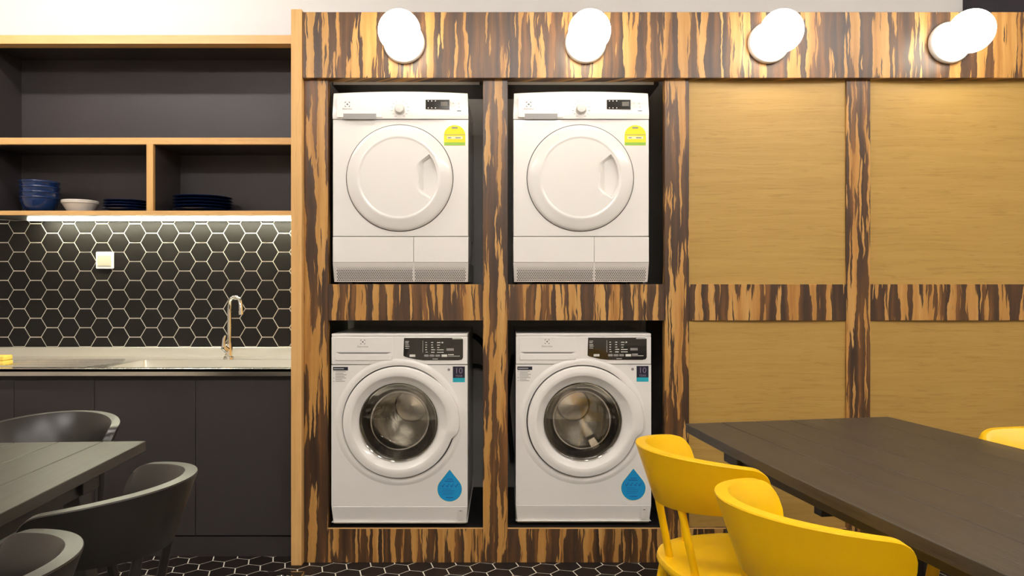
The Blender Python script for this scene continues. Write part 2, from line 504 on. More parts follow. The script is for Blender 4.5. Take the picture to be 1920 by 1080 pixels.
def rrect(x0, x1, z0, z1, r, n=5):
    return (arc(x1-r, z1-r, r, 0, 90, n) + arc(x0+r, z1-r, r, 90, 180, n) + arc(x0+r, z0+r, r, 180, 270, n) + arc(x1-r, z0+r, r, 270, 360, n))

def plate_hole(mb, x0, x1, z0, z1, cx, cz, r, y, n=64):
    """rectangle with a round hole, facing -y"""
    v = []; f = []
    for k in range(n):
        a = 2*PI*k/n; c, s_ = math.cos(a), math.sin(a)
        v.append((cx+r*c, y, cz+r*s_))
        tx = ((x1-cx) if c > 0 else (x0-cx))/c if abs(c) > 1e-9 else 1e9
        tz = ((z1-cz) if s_ > 0 else (z0-cz))/s_ if abs(s_) > 1e-9 else 1e9
        t = min(tx, tz)
        v.append((cx+t*c, y, cz+t*s_))
    # corners
    for k in range(n):
        k2 = (k+1) % n
        p, q = v[2*k+1], v[2*k2+1]
        if abs(p[0]-q[0]) > 1e-6 and abs(p[2]-q[2]) > 1e-6:
            corner = (x1 if max(p[0], q[0]) > cx+ (x1-cx)*0.999 else x0, y, z1 if max(p[2], q[2]) > cz+(z1-cz)*0.999 else z0)
            v.append(corner)
            f.append((2*k, 2*k+1, len(v)-1, 2*k2+1, 2*k2))
        else:
            f.append((2*k, 2*k+1, 2*k2+1, 2*k2))
    mb.add(v, f)

K = 1/425.0
def make_washer(label, group):
    """local frame: x centre, y = 0 at the front face, z = 0 at the feet"""
    t = thing('washing_machine', (0, 0, 0), label, 'washing machine', group)
    px0, py0 = 749.0, 988.0
    def P(x, y): return ((x-px0)*K, (py0-y)*K)
    W = 0.3; z0 = 7*K; z1 = (py0-623)*K
    zs = (py0-681.5)*K; zp = (py0-946)*K
    cx, cz = P(747.5, 788.5)
    Ro = 107*K
    mb = MB()
    plate_hole(mb, -W, W, zp, zs-0.001, cx, cz, Ro*0.99, 0.0)
    mb.box(-W, W, 0.0, 0.004, zs-0.001, zs-0.0008)
    mb.add([(-W,0,zp),(-W,0.56,zp),(-W,0.56,z1-.004),(-W,0,zs-.001),(-W,.006,zs),(-W,0.006,z1-.004)], [(0,1,2,5,4,3)])
    mb.add([(W,0,zp),(W,0.56,zp),(W,0.56,z1-.004),(W,0,zs-.001),(W,.006,zs),(W,0.006,z1-.004)], [(3,4,5,2,1,0)])
    mb.add([(-W,0.56,z0),(W,0.56,z0),(W,0.56,z1-.004),(-W,0.56,z1-.004)], [(0,1,2,3)])
    mb.add([(-W,0.0,z0+.01),(W,0.0,z0+.01),(W,0.56,z0+.01),(-W,0.56,z0+.01)], [(0,1,2,3)])
    mb.build('body', 'enamel', t)
    MB().box(-W, W, 0.0, 0.56, z1-0.014, z1).build('top_cover', 'enamel', t, bevel=0.004)
    MB().box(-W, W, -0.001, 0.05, zs+0.0012, z1-0.014).build('control_panel', 'enamel', t, bevel=0.003)
    # plinth, slightly narrower at the foot
    mb = MB()
    vs = [(-W,-0.003,zp-.001),(W,-0.003,zp-.001),(W-.006,0.012,z0),(-W+.006,0.012,z0),(-W,0.56,zp-.001),(W,0.56,zp-.001),(W-.006,0.56,z0),(-W+.006,0.56,z0)]
    mb.add(vs, [(0,1,2,3),(4,7,6,5),(0,4,5,1),(3,2,6,7),(0,3,7,4),(1,5,6,2)])
    pl = mb.build('plinth', 'enamel', t, bevel=0.003)
    a, b = P(857, 972), P(869.5, 953)
    fd = MB().prism(rrect(a[0], b[0], a[1], b[1], 0.004), -0.0005, 0.02).build('filter_flap', 'enamel_grey', pl)
    a, b = P(861.5, 955.6), P(865.5, 954.6); MB().box(a[0], b[0], -0.0010, 0.0, a[1], b[1]).build('flap_slot', 'seam', pl)
    for sx in (-0.25, 0.25):
        for yy in (0.06, 0.5):
            MB().lathe([(0, 0), (0.022, 0), (0.022, 0.006), (0.012, 0.012), (0.012, 0.03), (0, 0.03)], (sx, yy, 0), n=16).build('foot', 'rubber', t)
    # soap drawer
    a, b = P(628, 674), P(736, 630)
    dr = MB().prism(rrect(a[0], b[0], a[1], b[1], 0.007), -0.0022, 0.0).build('soap_drawer', 'enamel', t, bevel=0.0007, seg=1)
    a, b = P(630, 660.5), P(734, 657.8); mb = MB()
    mb.prism([(a[0], b[1]), (b[0], b[1]), (b[0]-0.02, a[1]-0.001), (a[0]+0.02, a[1]-0.001)], -0.0026, -0.002); mb.build('painted_grip_shadow', 'mark_grey', dr)  # grey strip paints the shadow line above the drawer grip
    a, b = P(629, 673), P(735, 662)
    MB().prism(rrect(a[0], b[0], a[1], b[1], 0.006), -0.005, -0.002).build('grip', 'enamel', dr, bevel=0.0012)
    c = P(680.5, 638.5); logo(dr, c[0], -0.0022, c[1], 8.5*K, 'mark_dark')
    c = P(680.5, 647.3); text_part('Electrolux', 0.0115, c[0], -0.0024, c[1], 'mark_grey', dr)
    # display
    pts = [P(*q) for q in ((758, 631), (865, 631), (868, 634), (868, 668), (866, 671.5), (860, 673), (795, 673), (782, 671.5), (768, 668.5), (758.5, 666), (756.5, 664), (757.5, 633))]
    dp = MB().prism(pts, -0.0032, 0.0).build('display', 'black_glass', t, bevel=0.0008, seg=1)
    mb = MB()
    for (xa, ya, xb, yb) in [(760,637,767,638),(760,640,766,641),(760,643.5,767,644.5),(760,646.5,768,647.5),(760,650,767,651),
            (797.5,639,800.5,640.2),(797.5,643.5,801,644.7),(797.5,648,800.5,649.2),(797.5,652.5,800.5,653.7),(798,657,802,658.2),
            (808.5,639,812.5,640.2),(808.5,643.5,812,644.7),(808.5,648,812.5,649.2),(808.5,652.5,816,653.7),(808.5,657,815,658.6),
            (819.5,639,826,640.4),(828,638.5,831,640.8),(819.5,643.8,825,645),(820,648.4,824,649.6),(819.5,652.6,832,653.8),(819.5,657.2,832,658.4),
            (792.7,636,793.2,658.5),(840,661.6,851,662.8),(840,664.6,862,665.4),(848,631.8,866,633.2),
            (811,670,821,671)]:
        p, q = P(xa, yb), P(xb, ya); mb.box(p[0], q[0], -0.0036, -0.0030, p[1], q[1])
    tag(mb.build('display_print', 'mark_white', dp), kind='stuff')
    for xa in (795, 805.5, 816):
        p, q = P(xa, 666.2), P(xa+9.3, 662); MB().prism(rrect(p[0], q[0], p[1], q[1], 0.004), -0.0035, -0.003).build('touch_key', 'mark_grey', dp)
    p, q = P(837, 655), P(851, 650.5); MB().box(p[0], q[0], -0.0035, -0.003, p[1], q[1]).build('touch_key', 'mark_grey', dp)
    for xa, xb in ((828, 838.5), (768, 779)):
        p, q = P(xa, 666.4), P(xb, 662); MB().box(p[0], q[0], -0.0036, -0.003, p[1], q[1]).build('start_key', 'mark_white', dp)
    # stickers
    a, b = P(624.5, 692), P(652.5, 685.5)
    st = MB().box(a[0], b[0], -0.0008, 0.0, a[1], b[1]).build('feature_sticker', 'label_navy', t)
    mb = MB()
    for (xa, xb, yy) in ((625,627,694),(629,648,694),(629,644,697),(629,650,700),(629,646,703),(625,627,706),(629,649,706),(629,642,709),(625,627,712),(629,647,712)):
        p, q = P(xa, yy+0.7), P(xb, yy-0.3); mb.box(p[0], q[0], -0.0006, 0.0, p[1], q[1])
    tag(mb.build('feature_text', 'mark_grey', st), kind='stuff')
    mb = MB(); p, q = P(626, 689.4), P(645, 688.2); mb.box(p[0], q[0], -0.0011, -0.0008, p[1], q[1]); mb.build('sticker_print', 'mark_white', st)
    a, b = P(849, 706), P(871.5, 684.5)
    ws = MB().box(a[0], b[0], -0.0008, 0.0, a[1], b[1]).build('warranty_sticker', 'label_navy', t)
    a, b = P(849, 714), P(871.5, 706); MB().box(a[0], b[0], -0.0008, 0.0, a[1], b[1]).build('teal_band', 'label_teal', ws)
    c = P(860, 693); text_part('10', 0.036, c[0], -0.0010, c[1], 'label_lilac', ws)
    c = P(860.5, 702.6); text_part('YEAR', 0.0135, c[0], -0.0010, c[1], 'label_lilac', ws)
    c = P(841.5, 690.5); MB().lathe([(0, 0.001), (0.006, 0.001), (0.006, 0)], (c[0], 0, c[1]), 'y', 14).build('round_sticker', 'mark_grey', t)
    # water-drop sticker
    def drop(cx_, top, rad, cyc):
        # tip at top, round bottom
        d = top-cyc; th = math.degrees(math.acos(rad/d))
        return [(cx_, top)] + arc(cx_, cyc, rad, 90+th, 450-th, 28)
    tip = P(843, 877.5); cc = P(843, 914.5)
    dsk = MB().prism(drop(tip[0], tip[1]+0.003, 24*K, cc[1]), -0.0006, 0.0).build('drop_sticker', 'label_cream', t)
    MB().prism(drop(tip[0], tip[1], 22.9*K, cc[1]), -0.0010, -0.0004).build('drop_print', 'label_blue', dsk)
    mb = MB()
    for i in range(4):
        x, z = P(827.5+8.2*i, 907)
        u = K
        mb.prism([(x, z), (x+1.3*u, z), (x+2.4*u, z-2.1*u), (x+5.6*u, z+3.0*u), (x+6.8*u, z+3.0*u), (x+2.6*u, z-4.2*u)], -0.0014, -0.0008)
    for (xa, xb, yy, th_) in ((838, 849, 895.5, 1.2), (834, 851, 899.3, 1.4), (836, 850, 930, 1.3), (830, 846, 914, .6), (830, 852, 917.5, .6), (830, 852, 921, .6), (830, 850, 924, .6)):
        p, q = P(xa, yy+th_/2), P(xb, yy-th_/2); mb.box(p[0], q[0], -0.0014, -0.0008, p[1], q[1])
    tag(mb.build('tick_marks', 'label_deep_blue', dsk), kind='stuff')
    # raised dish round the door
    prof = [(Ro*0.988, -0.02), (Ro*0.992, -0.002), (Ro*1.0, 0.0025), (Ro*1.03, 0.0060), (Ro*1.07, 0.0050), (Ro*1.12, 0.0)]
    MB().lathe(prof, (cx, 0.0005, cz), 'y', 96).build('door_surround', 'enamel', t, smooth=True)
    MB().lathe([(Ro*0.80, -0.030), (Ro*1.0, -0.030)], (cx, 0, cz), 'y', 72).build('door_recess', 'seam', t)
    # door ring with a swelling handle to the right
    n = 128; prof = [(0.0, 0.004), (0.012, 0.014), (0.045, 0.0185), (0.25, 0.0225), (0.50, 0.0235), (0.56, 0.021), (0.62, 0.014), (0.88, 0.005), (1.0, -0.004)]
    Rg = 72*K
    v = []; f = []; m = len(prof)+1
    for k in range(n):
        a = 2*PI*k/n; d = math.degrees(a); d = d-360 if d > 180 else d
        up = 1/(1+math.exp(-(d+13)/1.6)); dn = 1/(1+math.exp((d-34)/7.0))
        h = up*dn
        Rk = Ro*0.970 + 0.0260*h
        lift = 0.006*h
        v.append((cx+Rk*math.cos(a), 0.018, cz+Rk*math.sin(a)))
        for q, y in prof:
            r = Rk + (Rg-Rk)*q
            yy = y + lift*(1-q) if q < 0.9 else y
            v.append((cx+r*math.cos(a), -yy, cz+r*math.sin(a)))
    for k in range(n):
        k2 = (k+1) % n
        for i in range(m-1): f.append((k*m+i, k2*m+i, k2*m+i+1, k*m+i+1))
    door = MB().add(v, f).build('door', 'enamel', t, smooth=True)
    MB().lathe([(Rg*1.02, 0.010), (Rg*1.0, 0.006), (Rg*0.975, -0.002), (Rg*0.96, -0.012)], (cx, 0, cz), 'y', 72).build('glass_rim', 'chrome', door, smooth=True)
    MB().lathe([(0.0001, 0.006), (Rg*0.30, 0.0055), (Rg*0.6, 0.003), (Rg*0.85, -0.003), (Rg*0.97, -0.008)], (cx, 0, cz), 'y', 64).build('glass', 'door_glass', door, smooth=True)
    # bowl of the window: steps inward
    MB().lathe([(Rg*0.96, -0.014), (Rg*0.86, -0.05), (Rg*0.74, -0.085), (Rg*0.66, -0.092), (Rg*0.60, -0.090)], (cx, 0, cz), 'y', 64).build('window_bowl', 'door_glass', door, smooth=True)
    # gasket and drum
    MB().lathe([(Rg*1.02, -0.012), (Rg*0.985, -0.045), (Rg*0.92, -0.060), (Rg*0.90, -0.075), (Rg*0.97, -0.095), (Rg*1.05, -0.10)], (cx, 0, cz), 'y', 64).build('gasket', 'gasket', t, smooth=True)
    dm = MB().lathe([(Rg*1.0, -0.10), (Rg*1.30, -0.115), (Rg*1.38, -0.14), (Rg*1.38, -0.43), (Rg*1.25, -0.455), (Rg*0.9, -0.46), (Rg*0.5, -0.45), (Rg*0.45, -0.44), (0.0001, -0.435)], (cx, 0, cz), 'y', 64).build('drum', 'drum_steel', t, smooth=True)
    for ang in (-62, 58, 178):
        a = math.radians(ang); mb = MB()
        rr = Rg*1.37
        pr = [(-0.045, 0), (-0.02, -0.045), (0.02, -0.045), (0.045, 0)]
        vs = []
        for yy, kk in ((0.15, 0.8), (0.42, 1.0)):
            for (pa, pb) in pr:
                r = rr + pb*kk
                vs.append((cx+r*math.cos(a)-pa*math.sin(a), yy, cz+r*math.sin(a)+pa*math.cos(a)))
        mb.add(vs, [(0,1,5,4),(1,2,6,5),(2,3,7,6),(0,3,2,1),(4,5,6,7)])
        mb.build('drum_paddle', 'drum_steel', dm, bevel=0.004)
    return t

# ================================================================== DRYERS
def make_dryer(label, group):
    t = thing('tumble_dryer', (0, 0, 0), label, 'dryer', group)
    KD = 1/423.7
    px0, py0 = 751.0, 531.5
    def P(x, y): return ((x-px0)*KD, (py0-y)*KD)
    W = 0.3; z0 = 3*KD; z1 = (py0-172)*KD
    zs = (py0-222)*KD; zl = (py0-442)*KD; zg = (py0-490)*KD
    MB().box(-W, W, 0.0, 0.57, zl+0.0015, zs-0.0008).build('body', 'enamel', t, bevel=0.003)
    # control panel bowing forward, sides drawn in towards the top
    n = 16; v = []; f = []
    for i in range(n+1):
        u = i/n*2-1
        bow = 0.008*(1-u*u)
        for (z, k, y) in ((zs+0.0006, 1.0, -0.002), (zs+0.02, 1.0, -0.004), (z1-0.012, 0.990, 0.002), (z1-0.003, 0.988, 0.006), (z1, 0.986, 0.012)):
            v.append((u*W*k, y-bow, z + (0.006*(1-u*u) if z > z1-0.02 else 0)))
        v.append((u*W*0.986, 0.57, z1)); v.append((u*W, 0.57, zs+0.0006))
    m = 7
    for i in range(n):
        for j in range(m): f.append((i*m+j, (i+1)*m+j, (i+1)*m+(j+1) % m, i*m+(j+1) % m))
    f += [tuple(range(m-1, -1, -1)), tuple(range(n*m, n*m+m))]
    cpn = MB().add(v, f).build('control_panel', 'enamel', t, smooth=True)
    def bowy(x): return -0.004-0.008*(1-(x/W)**2)
    a, b = P(633, 219.5), P(718, 181.5)
    dr = MB().prism(rrect(a[0], b[0], a[1], b[1], 0.004), bowy(-0.14)-0.0035, 0.0).build('water_drawer', 'white_plastic', t, bevel=0.0008, seg=1)
    yd = bowy(-0.14)-0.0035
    a, b = P(645, 223), P(706.5, 212.5)
    MB().box(a[0], b[0], yd-0.0010, yd, a[1], b[1]).build('drawer_grip_shade', 'grey_plastic', dr)  # darker grey paints the shade inside the grip recess
    c = P(652.6, 195.3); logo(dr, c[0], yd, c[1], 9.5*KD, 'mark_dark')
    c = P(652.6, 203.8); text_part('Electrolux', 0.0105, c[0], yd-0.0002, c[1], 'mark_grey', dr)
    # knob
    c = P(750.5, 204)
    kb = MB().lathe([(0.0245, -0.002), (0.0245, 0.004), (0.022, 0.007)], (c[0], -0.012, c[1]), 'y', 40).build('dial_ring', 'white_plastic', t, smooth=True)
    MB().lathe([(0.021, 0.004), (0.0205, 0.018), (0.018, 0.0225), (0.0001, 0.0235)], (c[0], -0.012, c[1]), 'y', 40).build('dial', 'knob_grey', kb, smooth=True)
    mb = MB()
    for k in range(13):
        a = math.radians(-60+25*k)
        x, z = c[0]+0.036*math.cos(a), c[1]+0.036*math.sin(a)
        mb.box(x-0.004, x+0.004, -0.0128, -0.0110, z-0.0007, z+0.0007)
    tag(mb.build('dial_print', 'grey_plastic', kb), kind='stuff')
    # display
    a, b = P(798.5, 204), P(843, 186.5)
    yd = bowy(0.16)-0.003
    dp = MB().box(a[0], b[0], yd, 0.0, a[1], b[1]).build('display', 'black_glass', t, bevel=0.0006, seg=1)
    a, b = P(827, 198.5), P(840, 190.5); MB().box(a[0], b[0], yd-0.0004, yd, a[1], b[1]).build('screen', 'lcd_grey', dp)
    mb = MB()
    for yy in (189, 201.8):
        for xx in (803.5, 810, 817): mb.lathe([(0, 0.0006), (0.0024, 0.0006), (0.0024, 0)], (P(xx, yy)[0], yd, P(xx, yy)[1]), 'y', 10)
    tag(mb.build('indicator', 'mark_white', dp), kind='stuff')
    mb = MB()
    for (xx, yy, ww) in ((850, 192, 5), (860, 192, 5), (850, 199, 5), (861, 199, 6)):
        p = P(xx, yy); mb.prism(arc(p[0], p[1], 0.0032, 0, 350, 12), bowy(0.25)-0.001, 0.0)
    tag(mb.build('touch_key', 'enamel_grey', dp), kind='stuff')
    a, b = P(857, 207.2), P(864.5, 206.2); MB().box(a[0], b[0], bowy(0.26)-0.0012, 0.0, a[1], b[1]).build('key_mark', 'mark_dark', dp)
    # energy label
    pts = [P(832.5, 271), P(872.5, 271), P(872.5, 252)] + [P(852.5+20*math.cos(math.radians(q)), 252-19*math.sin(math.radians(q))) for q in range(10, 180, 10)] + [P(832.5, 252)]
    el = MB().prism(pts, -0.0009, 0.001).build('energy_label', 'label_yellow', t)
    a, b = P(833, 270.6), P(872, 265.2); MB().box(a[0], b[0], -0.0013, 0, a[1], b[1]).build('green_band', 'label_green', el)
    a, b = P(838, 259), P(867.5, 254); MB().box(a[0], b[0], -0.0013, 0, a[1], b[1]).build('label_field', 'label_cream', el)
    mb = MB()
    for (xa, xb, yy) in ((840, 846, 256.6), (854, 864, 256.6)):
        p, q = P(xa, yy+1.0), P(xb, yy-1.0); mb.box(p[0], q[0], -0.0016, 0, p[1], q[1])
    mb.box(P(833.5, 0)[0], P(872, 0)[0], -0.0013, 0, P(0, 251.4)[1], P(0, 250.6)[1])
    p, q = P(847, 239.5), P(858, 236.5); mb.box(p[0], q[0], -0.0013, 0, p[1], q[1])
    tag(mb.build('label_print', 'mark_grey', el), kind='stuff')
    # door
    cx, cz = P(749.5, 332.3); Ro = 99.5*KD
    MB().lathe([(Ro*0.9, 0.0004), (Ro*1.012, 0.0006), (Ro*1.014, -0.001)], (cx, 0, cz), 'y', 96).build('door_gap', 'seam', t)
    rings = [1.0, 0.998, 0.985, 0.955, 0.90, 0.84, 0.80, 0.775, 0.75, 0.735, 0.722, 0.712, 0.702, 0.694, 0.684, 0.66, 0.62, 0.57, 0.52, 0.47, 0.42, 0.37, 0.3, 0.2, 0.1, 0.001]
    n = 144; v = []; f = []; m = len(rings)
    def base(q):
        pts_ = [(0, 0.025), (0.735, 0.0255), (0.75, 0.0275), (0.775, 0.0278), (0.955, 0.0165), (0.985, 0.012), (0.998, 0.004), (1.0, -0.001)]
        for (a1, b1), (a2, b2) in zip(pts_, pts_[1:]):
            if a1 <= q <= a2: return b1+(b2-b1)*(q-a1)/(a2-a1)
        return 0
    def sm(e0, e1, x_):
        u = max(0, min(1, (x_-e0)/(e1-e0))); return u*u*(3-2*u)
    for k in range(n):
        a = 2*PI*k/n; d = math.degrees(a); d = d-360 if d > 180 else d
        for q in rings:
            h = base(q)
            win = sm(-34, -29, d)*(1-sm(32, 37, d))
            if d > 0: q0 = 0.40
            else: q0 = 0.40
            dep = 0.034*sm(0.35, 0.50, q*math.cos(a))*(1-sm(0.694, 0.712, q))*win
            v.append((cx+Ro*q*math.cos(a), -(h-dep), cz+Ro*q*math.sin(a)))
    for k in range(n):
        k2 = (k+1) % n
        for i in range(m-1): f.append((k*m+i, k2*m+i, k2*m+i+1, k*m+i+1))
    MB().add(v, f).build('door', 'enamel', t, smooth=True)
    # lower flap in two halves and grille
    xs = P(775.5, 0)[0]
    for (xa, xb) in ((-W, xs-0.0006), (xs+0.0006, W)):
        MB().box(xa, xb, -0.001, 0.3, zg, zl-0.0008).build('lower_flap', 'enamel', t, bevel=0.0015, seg=1)
    mb = MB()
    mb.add([(-W, -0.001, zg-.0006), (W, -0.001, zg-.0006), (W-.003, 0.014, z0+.004), (-W+.004, 0.014, z0+.004), (-W, 0.57, zg-.0006), (W, 0.57, zg-.0006), (W-.003, 0.57, z0+.004), (-W+.004, 0.57, z0+.004)],
           [(0,1,2,3),(4,7,6,5),(0,4,5,1),(3,2,6,7),(0,3,7,4),(1,5,6,2)])
    gr = mb.build('grille', 'enamel_grey', t)
    mb = MB(); zt, zb = zg-0.0006, z0+.004
    row = 0; py = 499.5
    while py < 526.3:
        xx = 632.0 + (1.75 if row % 2 else 0)
        while xx < 873:
            if abs(xx-775.5) > 3:
                x, z = P(xx, py); u = (zt-z)/(zt-zb); y = -0.001+0.015*u
                fade = min(1, 0.45+0.55*(py-499.5)/7)
                r = 0.0030*fade
                mb.add([(x+r*math.cos(q*PI/3), y-0.0005, z+r*math.sin(q*PI/3)) for q in range(6)], [tuple(range(6))])
            xx += 3.5
        py += 3.03; row += 1
    tag(mb.build('grille_holes', 'mark_dark', gr), kind='stuff')
    MB().box(xs-0.003, xs+0.003, -0.001, 0.02, z0+0.004, zg).build('grille_rib', 'enamel_grey', gr)
    for sx in (-0.25, 0.25):
        for yy in (0.06, 0.5):
            MB().box(sx-0.03, sx+0.03, yy-0.03, yy+0.03, -0.001, 0.012).build('foot', 'rubber', t)
    return t

gw, gd = 'front-loading washing machines in the lower niches', 'tumble dryers in the upper niches'
zn = z1b - 0.001
wa = make_washer('white front-loading washing machine in the lower niche beside the oak end panel', gw)
wa.location = (X(749, 3.197), 3.197, zn)
wc = copy_tree(wa); wc['label'] = 'white front-loading washing machine in the lower niche behind the yellow chair'
wc.location = (X(1094, 3.215), 3.215, zn)
da = make_dryer('white tumble dryer in the upper niche beside the oak end panel', gd)
da.location = (X(751, 3.21), 3.21, zm1-0.0005)
dc = copy_tree(da); dc['label'] = 'white tumble dryer in the upper niche next to the plain oak panels'
dc.location = (X(1089.5, 3.21), 3.21, zm1-0.0005)

# hoses beside the machines
def hose(name, pts, r, lab, cat='hose', grp='hoses behind the washing machines'):
    # smooth the points a little
    P_ = [Vector(p) for p in pts]; out = []
    for i in range(len(P_)-1):
        p0, p1, p2, p3 = P_[max(i-1, 0)], P_[i], P_[i+1], P_[min(i+2, len(P_)-1)]
        for k in range(6):
            u = k/6
            out.append(0.5*((2*p1)+(-p0+p2)*u+(2*p0-5*p1+4*p2-p3)*u*u+(-p0+3*p1-3*p2+p3)*u**3))
    out.append(P_[-1])
    return tag(MB().tube(out, r, 10).build(name, 'rubber', smooth=True), lab, cat, grp)
hose('water_hose', [(-0.20, 3.80, 0.92), (-0.17, 3.82, 0.96), (-0.12, 3.80, 0.93), (-0.09, 3.79, 0.88), (-0.075, 3.80, 0.80)], 0.014, 'thick black hose curving beside the top of the left washing machine')
hose('water_hose', [(-0.20, 3.80, 0.80), (-0.15, 3.82, 0.80), (-0.11, 3.82, 0.79), (-0.08, 3.82, 0.775)], 0.010, 'thin black hose below the thick one beside the left washing machine')
hose('water_hose', [(0.045, 3.80, 0.30), (0.028, 3.82, 0.5), (0.020, 3.82, 0.62), (0.034, 3.82, 0.75), (0.05, 3.80, 0.86)], 0.012, 'black hose hanging in the narrow gap left of the right washing machine')

# ================================================================== WALL LAMPS
def lamp(px, lab):
    D = 3.175
    t = thing('wall_lamp', (X(px, D), D, Z(82, D)), lab, 'wall lamp', 'globe wall lamps along the striped fascia')
    MB().lathe([(0.0001, 0.0), (0.088, 0.0), (0.090, 0.004), (0.090, 0.020), (0.086, 0.026), (0.034, 0.030), (0.0001, 0.030)], (0, 0, 0), 'y', 48).build('base', 'white_plastic', t, smooth=True)
    MB().lathe([(0.034, 0.028), (0.034, 0.085), (0.040, 0.10)], (0, 0, 0), 'y', 32).build('socket', 'white_plastic', t, smooth=True)
    prof = [(0.088*math.sin(PI*k/20)+0.00005, 0.158-0.088*math.cos(PI*k/20)) for k in range(21)]
    MB().lathe(prof, (0, 0, 0), 'y', 48).build('globe', 'globe_light', t, smooth=True)
lamp(758.5, 'lit globe wall lamp over the dryer beside the oak end panel')
lamp(1097.5, 'lit globe wall lamp over the dryer next to the oak panels')
lamp(1439.5, 'lit globe wall lamp over the first plain oak panel')
lamp(1777.5, 'lit globe wall lamp over the oak panel in the right corner')

# ================================================================== KITCHEN
# wall shelf
DS = 3.55
sh = thing('wall_shelf', (0, 0, 0), 'open dark wall shelf unit edged in pale oak above the tiled splashback', 'shelf')
SXL, SXR = -2.56, PXL
zb0, zb1 = Z(403, DS), Z(395, DS)
zs0, zs1 = Z(270.5, DS), Z(258, DS)
zt0s, zt1s = Z(82, DS), Z(65.5, DS)
YK = 3.862
def board(name, x0, x1, z0, z1, edge, d0=DS):
    b = MB().box(x0, x1, d0+0.022, YK, z0, z1).build(name, 'shelf_dark', sh)
    MB().box(x0, x1, d0, d0+0.022, z0, z1).build('edge_trim', edge, b, bevel=0.0008, seg=1)
board('bottom_board', SXL, SXR, zb0, zb1, 'oak_edge_x')
board('middle_board', SXL, SXR, zs0, zs1, 'oak_edge_x')
tb = MB().box(SXL, SXR, DS+0.065, YK, zt0s+0.012, zt1s).build('top_board', 'shelf_dark', sh)
MB().box(SXL, SXR, DS, DS+0.065, zt0s, zt1s).build('edge_trim', 'oak_edge_x', tb, bevel=0.0008, seg=1)
xd0, xd1 = X(274.5, DS), X(287, DS)
dv = MB().box(xd0, xd1, DS+0.022, YK-0.012, zb1, zs0).build('divider', 'shelf_dark', sh)
MB().box(xd0, xd1, DS, DS+0.022, zb1, zs0).build('edge_trim', 'oak_edge_z', dv, bevel=0.0008, seg=1)
sp = MB().box(SXL-0.03, SXL, DS+0.022, YK, zb0, zt1s).build('side_board', 'shelf_dark', sh)
MB().box(SXL-0.03, SXL, DS, DS+0.022, zb0, zt1s).build('edge_trim', 'oak_edge_z', sp, bevel=0.0008, seg=1)
MB().box(SXL, SXR, YK-0.012, YK, zb1, zs0).build('back_board', 'shelf_dark', sh)
MB().box(SXL, SXR, YK-0.012, YK, zs1, zt0s+0.012).build('back_board', 'shelf_dark', sh)

# strip light under it
ls = thing('strip_light', (0, 0, 0), 'thin glowing strip light under the wall shelf', 'light')
MB().box(X(52, 3.77), PXL-0.004, 3.766, 3.778, zb0-0.003, zb0).build('profile', 'white_plastic', ls)
MB().box(X(52, 3.77), PXL-0.004, 3.768, 3.776, zb0-0.008, zb0-0.003).build('diffuser', 'strip_light', ls)
wire = [(X(52, 3.77), 3.77, zb0-0.004), (X(30, 3.77), 3.77, zb0-0.008), (X(0, 3.77), 3.77, zb0-0.003), (X(-40, 3.77), 3.77, zb0-0.004)]
MB().tube(wire, 0.0022, 6).build('wire', 'grey_plastic', ls)

# crockery
def bowl_mesh(name, R, rb, h, mat, steep=0.55, wall=0.005):
    prof = [(0.0001, 0.004), (rb*0.9, 0.003), (rb, 0.0), (rb*1.02, 0.004)]
    for k in range(1, 9):
        u = k/8; prof.append((rb+(R-0.004-rb)*u**steep, 0.004+(h-0.012)*u))
    prof += [(R-0.001, h-0.006), (R, h-0.003), (R-0.001, h), (R-0.0025, h+0.0012)]
    for k in range(8, 0, -1):
        u = k/8; prof.append((rb+(R-0.004-rb)*u**steep-wall, 0.007+(h-0.010)*u))
    prof.append((0.0001, 0.008))
    return MB().lathe(prof, (0, 0, 0), 'z', 40).mesh(name, mat, smooth=True)
def plate_mesh(name, R, mat):
    prof = [(0.0001, 0.003), (R*0.58, 0.002), (R*0.60, 0.0), (R*0.63, 0.003), (R*0.70, 0.006), (R*0.97, 0.0135), (R, 0.0165), (R*0.985, 0.0185), (R*0.95, 0.0170), (R*0.70, 0.0095), (R*0.6, 0.007), (0.0001, 0.0065)]
    return MB().lathe(prof, (0, 0, 0), 'z', 48).mesh(name, mat, smooth=True)
CD = 3.66
def stack(name, me, px, n, pitch, cat, grp, labels, D=CD, jit=0.0015, zlist=None):
    for k in range(n):
        z = zb1 + (pitch*k if zlist is None else zlist[k])
        o = link(name, me, None, (X(px, D)+random.uniform(-jit, jit), D+random.uniform(-jit, jit), z))
        tag(o, labels[k], cat, grp)
ordn4 = ['lowest', 'second from bottom', 'third from bottom', 'topmost']
stack('bowl', bowl_mesh('bowl', 0.0915, 0.052, 0.076, 'blue_glaze', 0.42), 75, 4, 0.0265, 'bowl', 'stacked blue bowls',
      ['blue glazed bowl, %s of the tall stack on the shelf' % q for q in ordn4])
stack('bowl', bowl_mesh('bowl', 0.0850, 0.056, 0.052, 'white_glaze', 0.85, 0.0022), 151, 2, 0.0075, 'bowl', 'nested white bowls',
      ['white bowl on the shelf, the lower of the nested pair', 'white bowl on the shelf, nested on top of the other'])
stack('plate', plate_mesh('plate', 0.104, 'navy_glaze'), 236, 4, 0.0140, 'plate', 'small navy plates',
      ['small navy plate, %s of the stack by the shelf divider' % q for q in ordn4])
stack('plate', plate_mesh('plate', 0.144, 'navy_glaze'), 381, 5, 0.0158, 'plate', 'large navy plates',
      ['large navy plate, %s of the stack of five right of the divider' % q for q in ('lowest', 'second from bottom', 'middle one', 'second from top', 'topmost')], D=3.695)

